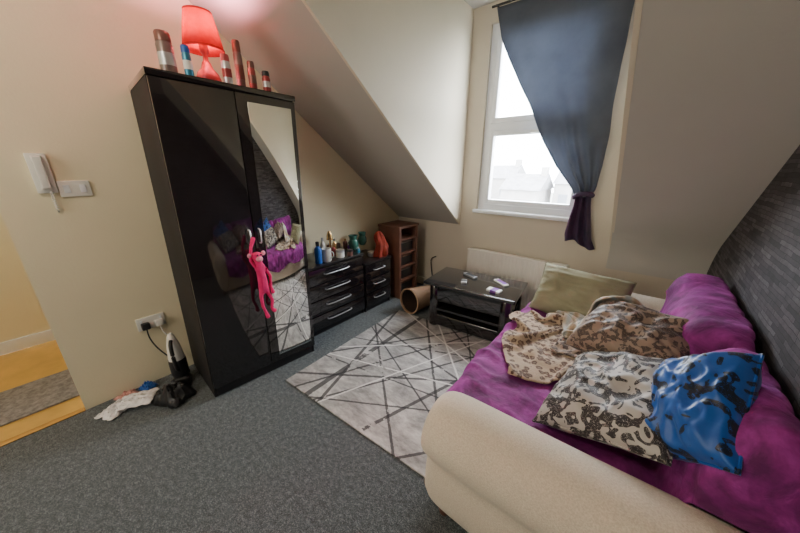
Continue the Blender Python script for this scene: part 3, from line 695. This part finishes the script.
def drape(label,mat,cx,cy,w,d,rot,sq,seed,N=52,steps=170,th=.012,sqy=None):
    """a sheet of cloth, pushed together so that it buckles, falls on what lies below it"""
    sqy=sqy or sq; u=np.linspace(-1,1,N); U_,V_=np.meshgrid(u,u,indexing='ij')
    lx=U_*w/2*sq; ly=V_*d/2*sqy; c_,s_=math.cos(rot),math.sin(rot)
    X=cx+lx*c_-ly*s_; Y=cy+lx*s_+ly*c_
    Z=hsample(X,Y)+.07
    for i in range(N):
        for j in range(N):
            Z[i,j]+=.07*noise.noise(Vector((U_[i,j]*2.6+seed,V_[i,j]*2.6,seed)))+.03*noise.noise(Vector((U_[i,j]*6+seed,V_[i,j]*3,seed)))
    P=np.stack([X,Y,Z],-1); Q=P.copy(); rx=w/(N-1); ry=d/(N-1)
    def con(A,Bq,r,k,mode=0):
        dlt=Bq-A; L=np.linalg.norm(dlt,axis=-1,keepdims=True)+1e-9; c=(L-r)/L*.5*k
        if mode==1: c=np.where(L<r,c,0)
        A+=dlt*c; Bq-=dlt*c
    for st in range(steps):
        v=(P-Q)*.96; v[...,2]-=.0009; Q=P.copy(); P=P+np.clip(v,-.02,.02)
        for it in range(7):
            for s in (0,1):
                A=P[s:N-1:2]; Bq=P[s+1:N:2]; k=min(len(A),len(Bq)); con(A[:k],Bq[:k],rx,.9)
                A=P[:,s:N-1:2]; Bq=P[:,s+1:N:2]; k=min(A.shape[1],Bq.shape[1]); con(A[:,:k],Bq[:,:k],ry,.9)
            dg=math.hypot(rx,ry)
            for s in (0,1):
                A=P[s:N-1:2,:-1]; Bq=P[s+1:N:2,1:]; k=min(len(A),len(Bq)); con(A[:k],Bq[:k],dg,.25)
                A=P[s:N-1:2,1:]; Bq=P[s+1:N:2,:-1]; k=min(len(A),len(Bq)); con(A[:k],Bq[:k],dg,.25)
            off=3
            for s in range(off*2):
                idx=np.arange(s,N-off,off*2)
                if len(idx):
                    A=P[idx].copy(); Bq=P[idx+off].copy(); con(A,Bq,rx*off*.93,.35,1); P[idx]=A; P[idx+off]=Bq
                    A=P[:,idx].copy(); Bq=P[:,idx+off].copy(); con(A,Bq,ry*off*.93,.35,1); P[:,idx]=A; P[:,idx+off]=Bq
            h=hsample(P[...,0],P[...,1])+th
            hit=P[...,2]<h
            P[...,2]=np.where(hit,h,P[...,2])
            P[...,0]=np.where(hit,P[...,0]*.6+Q[...,0]*.4,P[...,0]); P[...,1]=np.where(hit,P[...,1]*.6+Q[...,1]*.4,P[...,1])
            P[...,0]=np.minimum(P[...,0],.38); P[...,1]=np.clip(P[...,1],.95,2.14)
    bm=bmesh.new(); grid(bm,[[tuple(P[i,j]) for j in range(N)] for i in range(N)])
    o=tag(obj('blanket',bm,mat,ang=120,solid=.009,sub=1),label,'blanket')
    raster([tuple(p) for p in P.reshape(-1,3)],1)
    return o
pillow('plump khaki green pillow leaning on the far sofa arm',M['khaki'],(-.22,2.09,.60),(.97,-.05,-.03),(.05,.55,.75),.53,.36,.16,1)
drape('tan leopard-spotted fleece blanket bunched on the purple seat',M['leopard'],-.14,1.65,.84,.80,.35,.62,2.3)
drape('brown spotted fleece blanket heaped against the sofa back',M['leopard2'],.05,1.72,.62,.64,-.25,.62,6.1)
pillow('plump brown leaf print cushion in the middle of the heap',M['brownleaf'],(.075,1.525,.685),(.92,-.30,.10),(.25,.88,.30),.42,.36,.19,9,1.3)
drape('beige striped fleece blanket folded on top of the pile by khaki pillow',M['fleece'],-.03,1.77,.68,.44,-.12,.60,9.4)
pillow('silver-grey cushion with black leaf print nearest the front arm',M['floral'],(.050,1.160,.612),(.86,-.24,.40),(.12,.97,.18),.41,.45,.15,3,1.1)
pillow('bright blue and black damask cushion against the sofa back',M['bluedamask'],(.232,1.065,.748),(-.116,-.837,-.50),(.60,-.40,.66),.35,.25,.14,5,1.0)
# small red cloth
rzb=float(hsample(np.array([.15]),np.array([1.80]))[0])-.02
bm=bmesh.new(); rows=[]
for i in range(15):
    r=i/14; row=[]
    for k in range(33):
        a=2*math.pi*(k%32)/32; rr=r*(1+.3*noise.noise(Vector((math.cos(a)*1.5,math.sin(a)*1.5,4))))
        row.append((.03*rr*math.cos(a),.035*rr*math.sin(a),.045*(1-r*r)**.6*(1+.4*noise.noise(Vector((rr*3*math.cos(a),rr*3*math.sin(a),1))))))
    rows.append(row)
grid(bm,rows); bmesh.ops.remove_doubles(bm,verts=bm.verts,dist=1e-5)
o=obj('cloth',bm,M['red'],ang=100,sub=1); o.location=(.15,1.80,rzb); tag(o,'small red cloth tucked at the far sofa back by the blankets','cloth')
# ================================================================ LEFT WALL ITEMS
p=at_x(75,188,XL); t=thing('light_switch','white double light switch on the cream wall left of wardrobe','light switch',(XL,p.y,p.z))
obj('plate',B(0,.01,-.06,.06,-.04,.04,bev=.004),M['white'],t)
for s in (-1,1): obj('rocker',B(.01,.014,s*.03-.012,s*.03+.012,-.02,.02,bev=.002),M['upvc'],t)
p=at_x(41,172,XL); t=thing('intercom','white door entry handset with a coiled cord at the left wall edge','intercom',(XL,p.y,p.z))
obj('housing',B(0,.02,-.035,.035,-.10,.09,bev=.006),M['white'],t)
bm=B(.02,.04,-.018,.018,-.08,-.05,bev=.006); box(bm,.02,.04,-.018,.018,.05,.08,.006); box(bm,.032,.045,-.015,.015,-.075,.075,.005); obj('handset',bm,M['white'],t)
bm=bmesh.new(); tube(bm,[(.02+.006*math.cos(k*1.3),.01+.006*math.sin(k*1.3),-.09-.0022*k) for k in range(45)]+[(.01,.01,-.20),(.01,.01,-.1)],.002,6); obj('cord',bm,M['white'],t)
p=at_x(151,321,XL); t=thing('wall_socket','white double wall socket low on the cream wall beside wardrobe','socket',(XL,p.y,p.z))
obj('plate',B(0,.01,-.073,.073,-.043,.043,bev=.004),M['white'],t)
for s in (-1,1): obj('rocker',B(.01,.014,s*.05-.006,s*.05+.006,.005,.028,bev=.002),M['upvc'],t)
pl=thing('plug','black plug with its cable in the left socket','plug',(XL+.012,p.y-.035,p.z-.01))
obj('plug_body',B(0,.035,-.022,.022,-.022,.022,bev=.008),M['black_m'],pl)
bm=bmesh.new(); tube(bm,[(.02,0,-.02),(.03,0,-.08),(.03,.02,-.16),(.03,.06,-.25),(.05,.10,-.32),(.07,.12,-p.z+.03)],.004,8,6); obj('cable',bm,M['black_m'],pl)
pl=thing('plug','white plug in the right half of the wall socket','plug',(XL+.012,p.y+.035,p.z-.01))
obj('plug_body',B(0,.03,-.022,.022,-.022,.022,bev=.008),M['white'],pl)
bm=bmesh.new(); tube(bm,[(.02,0,-.02),(.03,.01,-.08),(.04,.05,-.15),(.05,.07,-.25),(.06,.05,-p.z+.03)],.0035,8,6); obj('cable',bm,M['white'],pl)
# vacuum + bag + cloth + papers
p=at_z(184,383,0); t=thing('handheld_vacuum','white and black handheld vacuum standing upright beside the wardrobe','vacuum cleaner',(p.x,p.y,0),R(-20))
obj('nozzle_base',B(-.06,.06,-.045,.045,0,.08,bev=.02,seg=3),M['black_m'],t)
obj('body',lathe(bmesh.new(),[(0,.07),(.038,.08),(.046,.12),(.044,.22),(.034,.31),(.020,.37),(.010,.39),(0,.39)],24),M['white'],t)
bm=bmesh.new(); tube(bm,[(.03,0,.35),(.07,0,.33),(.082,0,.26),(.068,0,.17),(.035,0,.14)],.011,10,6); obj('handle',bm,M['black_m'],t)
obj('collar',lathe(bmesh.new(),[(.040,.075),(.0485,.10),(.0485,.18),(.0465,.205)],24),M['black_m'],t)
def crumple(name,label,cat,mat,c,sx,sy,h,seed,rz=0,N=30,cs=1.0):
    bm=bmesh.new(); rows=[]
    for i in range(N+1):
        row=[]
        for j in range(N+1):
            u=-1+2*i/N; v=-1+2*j/N; e=max(0,1-u*u)*max(0,1-v*v)
            cr_=((1-abs(noise.noise(Vector((u*2.5+seed,v*2.5,seed)))))**6*.025+(1-abs(noise.noise(Vector((u*4,v*4+seed,seed+3)))))**6*.012)*cs
            row.append((u*sx*(1+.2*noise.noise(Vector((v*2,seed,0)))),v*sy*(1+.2*noise.noise(Vector((u*2,seed,4)))),.006+h*e**.6*(.7+.6*noise.noise(Vector((u*2+seed,v*2,1))))+cr_*(.4+.6*e)))
        rows.append(row)
    grid(bm,rows); o=obj(name,bm,mat,solid=.003,ang=35); o.location=c; o.rotation_euler=(0,0,rz); return tag(o,label,cat)
q=at_z(178,396,0); crumple('bag','slumped black cloth bag on the carpet against the wardrobe side','bag',M['black_m'],(q.x+.01,q.y-.02,0),.09,.075,.13,2.2,.5)
q=at_z(149,388,0); crumple('cloth','small blue cloth beside the papers by the left wall','cloth',M['blue'],(q.x,q.y,0),.04,.035,.03,5.1,.5)
for (u,v,sx,sy,h,mt,lab,r_,zz,cs) in ((119,407,.06,.09,.03,'paper','white crumpled carrier bag on the carpet nearest the doorway',.5,0,.8),
      (139,402,.085,.07,.02,'paper','white creased papers between the carrier bag and black bag',1.1,0.03,.4),
      (128,396,.06,.05,.035,'paper_red','red printed leaflet lying behind the white papers',.2,0.0,.3)):
    q=at_z(u,v,0); nm='papers' if 'creased' in lab else 'leaflet' if 'leaflet' in lab else 'carrier_bag'
    crumple(nm,lab,{'papers':'paper','leaflet':'paper','carrier_bag':'plastic bag'}[nm],M[mt],(q.x+.02,q.y,zz),sx,sy,h,u*.1,r_,30,cs)
# ================================================================ OUTSIDE
struct('ground',B(-90,60,6,140,-9.2,-9),M['ground'],smooth=False)
labs=['pale terraced house leftmost beyond the window','terraced house second from left beyond the window','terraced house third from left beyond the window','terraced house fourth from left beyond the window','terraced house fifth from left beyond the window','terraced house rightmost beyond the window']
for i in range(6):
    x=-28+i*5.3; y=40+(i%3)*3; top=-1.6+(i*37%5)*.35
    t=thing('house',labs[i],'house',(x,y,-9)); hz=top+9
    obj('walls',B(-2.2,2.2,-3,3,0,hz),M['housewall'],t,smooth=False)
    bm=bmesh.new(); A=[bm.verts.new(v) for v in ((-2.4,-3.3,hz),(2.4,-3.3,hz),(2.4,3.3,hz),(-2.4,3.3,hz),(-2.4,0,hz+1.8),(2.4,0,hz+1.8))]
    for f in ((0,1,5,4),(2,3,4,5),(0,4,3),(1,2,5),(0,3,2,1)): bm.faces.new([A[k] for k in f])
    rf=obj('roof',bm,M['roof'],t,smooth=False)
    obj('chimney',B(1.5,2.2,-.5,.5,hz+.8,hz+2.6),M['housewall'],rf,smooth=False)
    for zz in (hz-1.8,hz-4.4):
        for xx in (-1.1,1.1): obj('window',B(xx-.5,xx+.5,-3.03,-2.98,zz-.6,zz+.6),M['housewin'],t,smooth=False)
# ================================================================ LIGHT
w=bpy.data.worlds.new('sky'); scene.world=w; w.use_nodes=True; nt=w.node_tree; bg=nt.nodes['Background']
tc=nd(nt,'ShaderNodeTexCoord'); n=noise_n(nt,2.5,5,.6,.3,tc.outputs['Generated']); r=ramp(nt,n.outputs['Fac'],[(.35,(.78,.88,1)),(.65,(1,1,1))]); nt.links.new(r.outputs['Color'],bg.inputs['Color'])
bg.inputs['Strength'].default_value=44
def area(name,loc,rot,sx,sy,e,c=(1,1,1),portal=False):
    l=bpy.data.lights.new(name,'AREA'); l.shape='RECTANGLE'; l.size=sx; l.size_y=sy; l.energy=e; l.color=c
    if portal: l.cycles.is_portal=True
    o=bpy.data.objects.new(name,l); COL.objects.link(o); o.location=loc; o.rotation_euler=rot; return o
area('window_portal',((WX0+WX1)/2,D+.16,(WZ0+WZ1)/2),(R(-90),0,0),WX1-WX0,WZ1-WZ0,1,portal=True)
area('rear_fill_light',(-1.2,YB+.05,1.7),(R(90),0,0),1.3,1.2,32,(1,.96,.88))  # added fill from behind the camera; the rear wall has no window
l=bpy.data.lights.new('ceiling_fill','POINT'); l.energy=30; l.color=(1,.90,.70); l.shadow_soft_size=.12  # added fill out of view, no ceiling fitting here
o=bpy.data.objects.new('ceiling_fill',l); COL.objects.link(o); o.location=(-1.2,-.6,2.45)
l=bpy.data.lights.new('hall_fill','POINT'); l.energy=24; l.color=(1,.94,.85); l.shadow_soft_size=.1  # unseen light added to brighten the hallway
o=bpy.data.objects.new('hall_fill',l); COL.objects.link(o); o.location=(XL-.7,-.9,2.3)
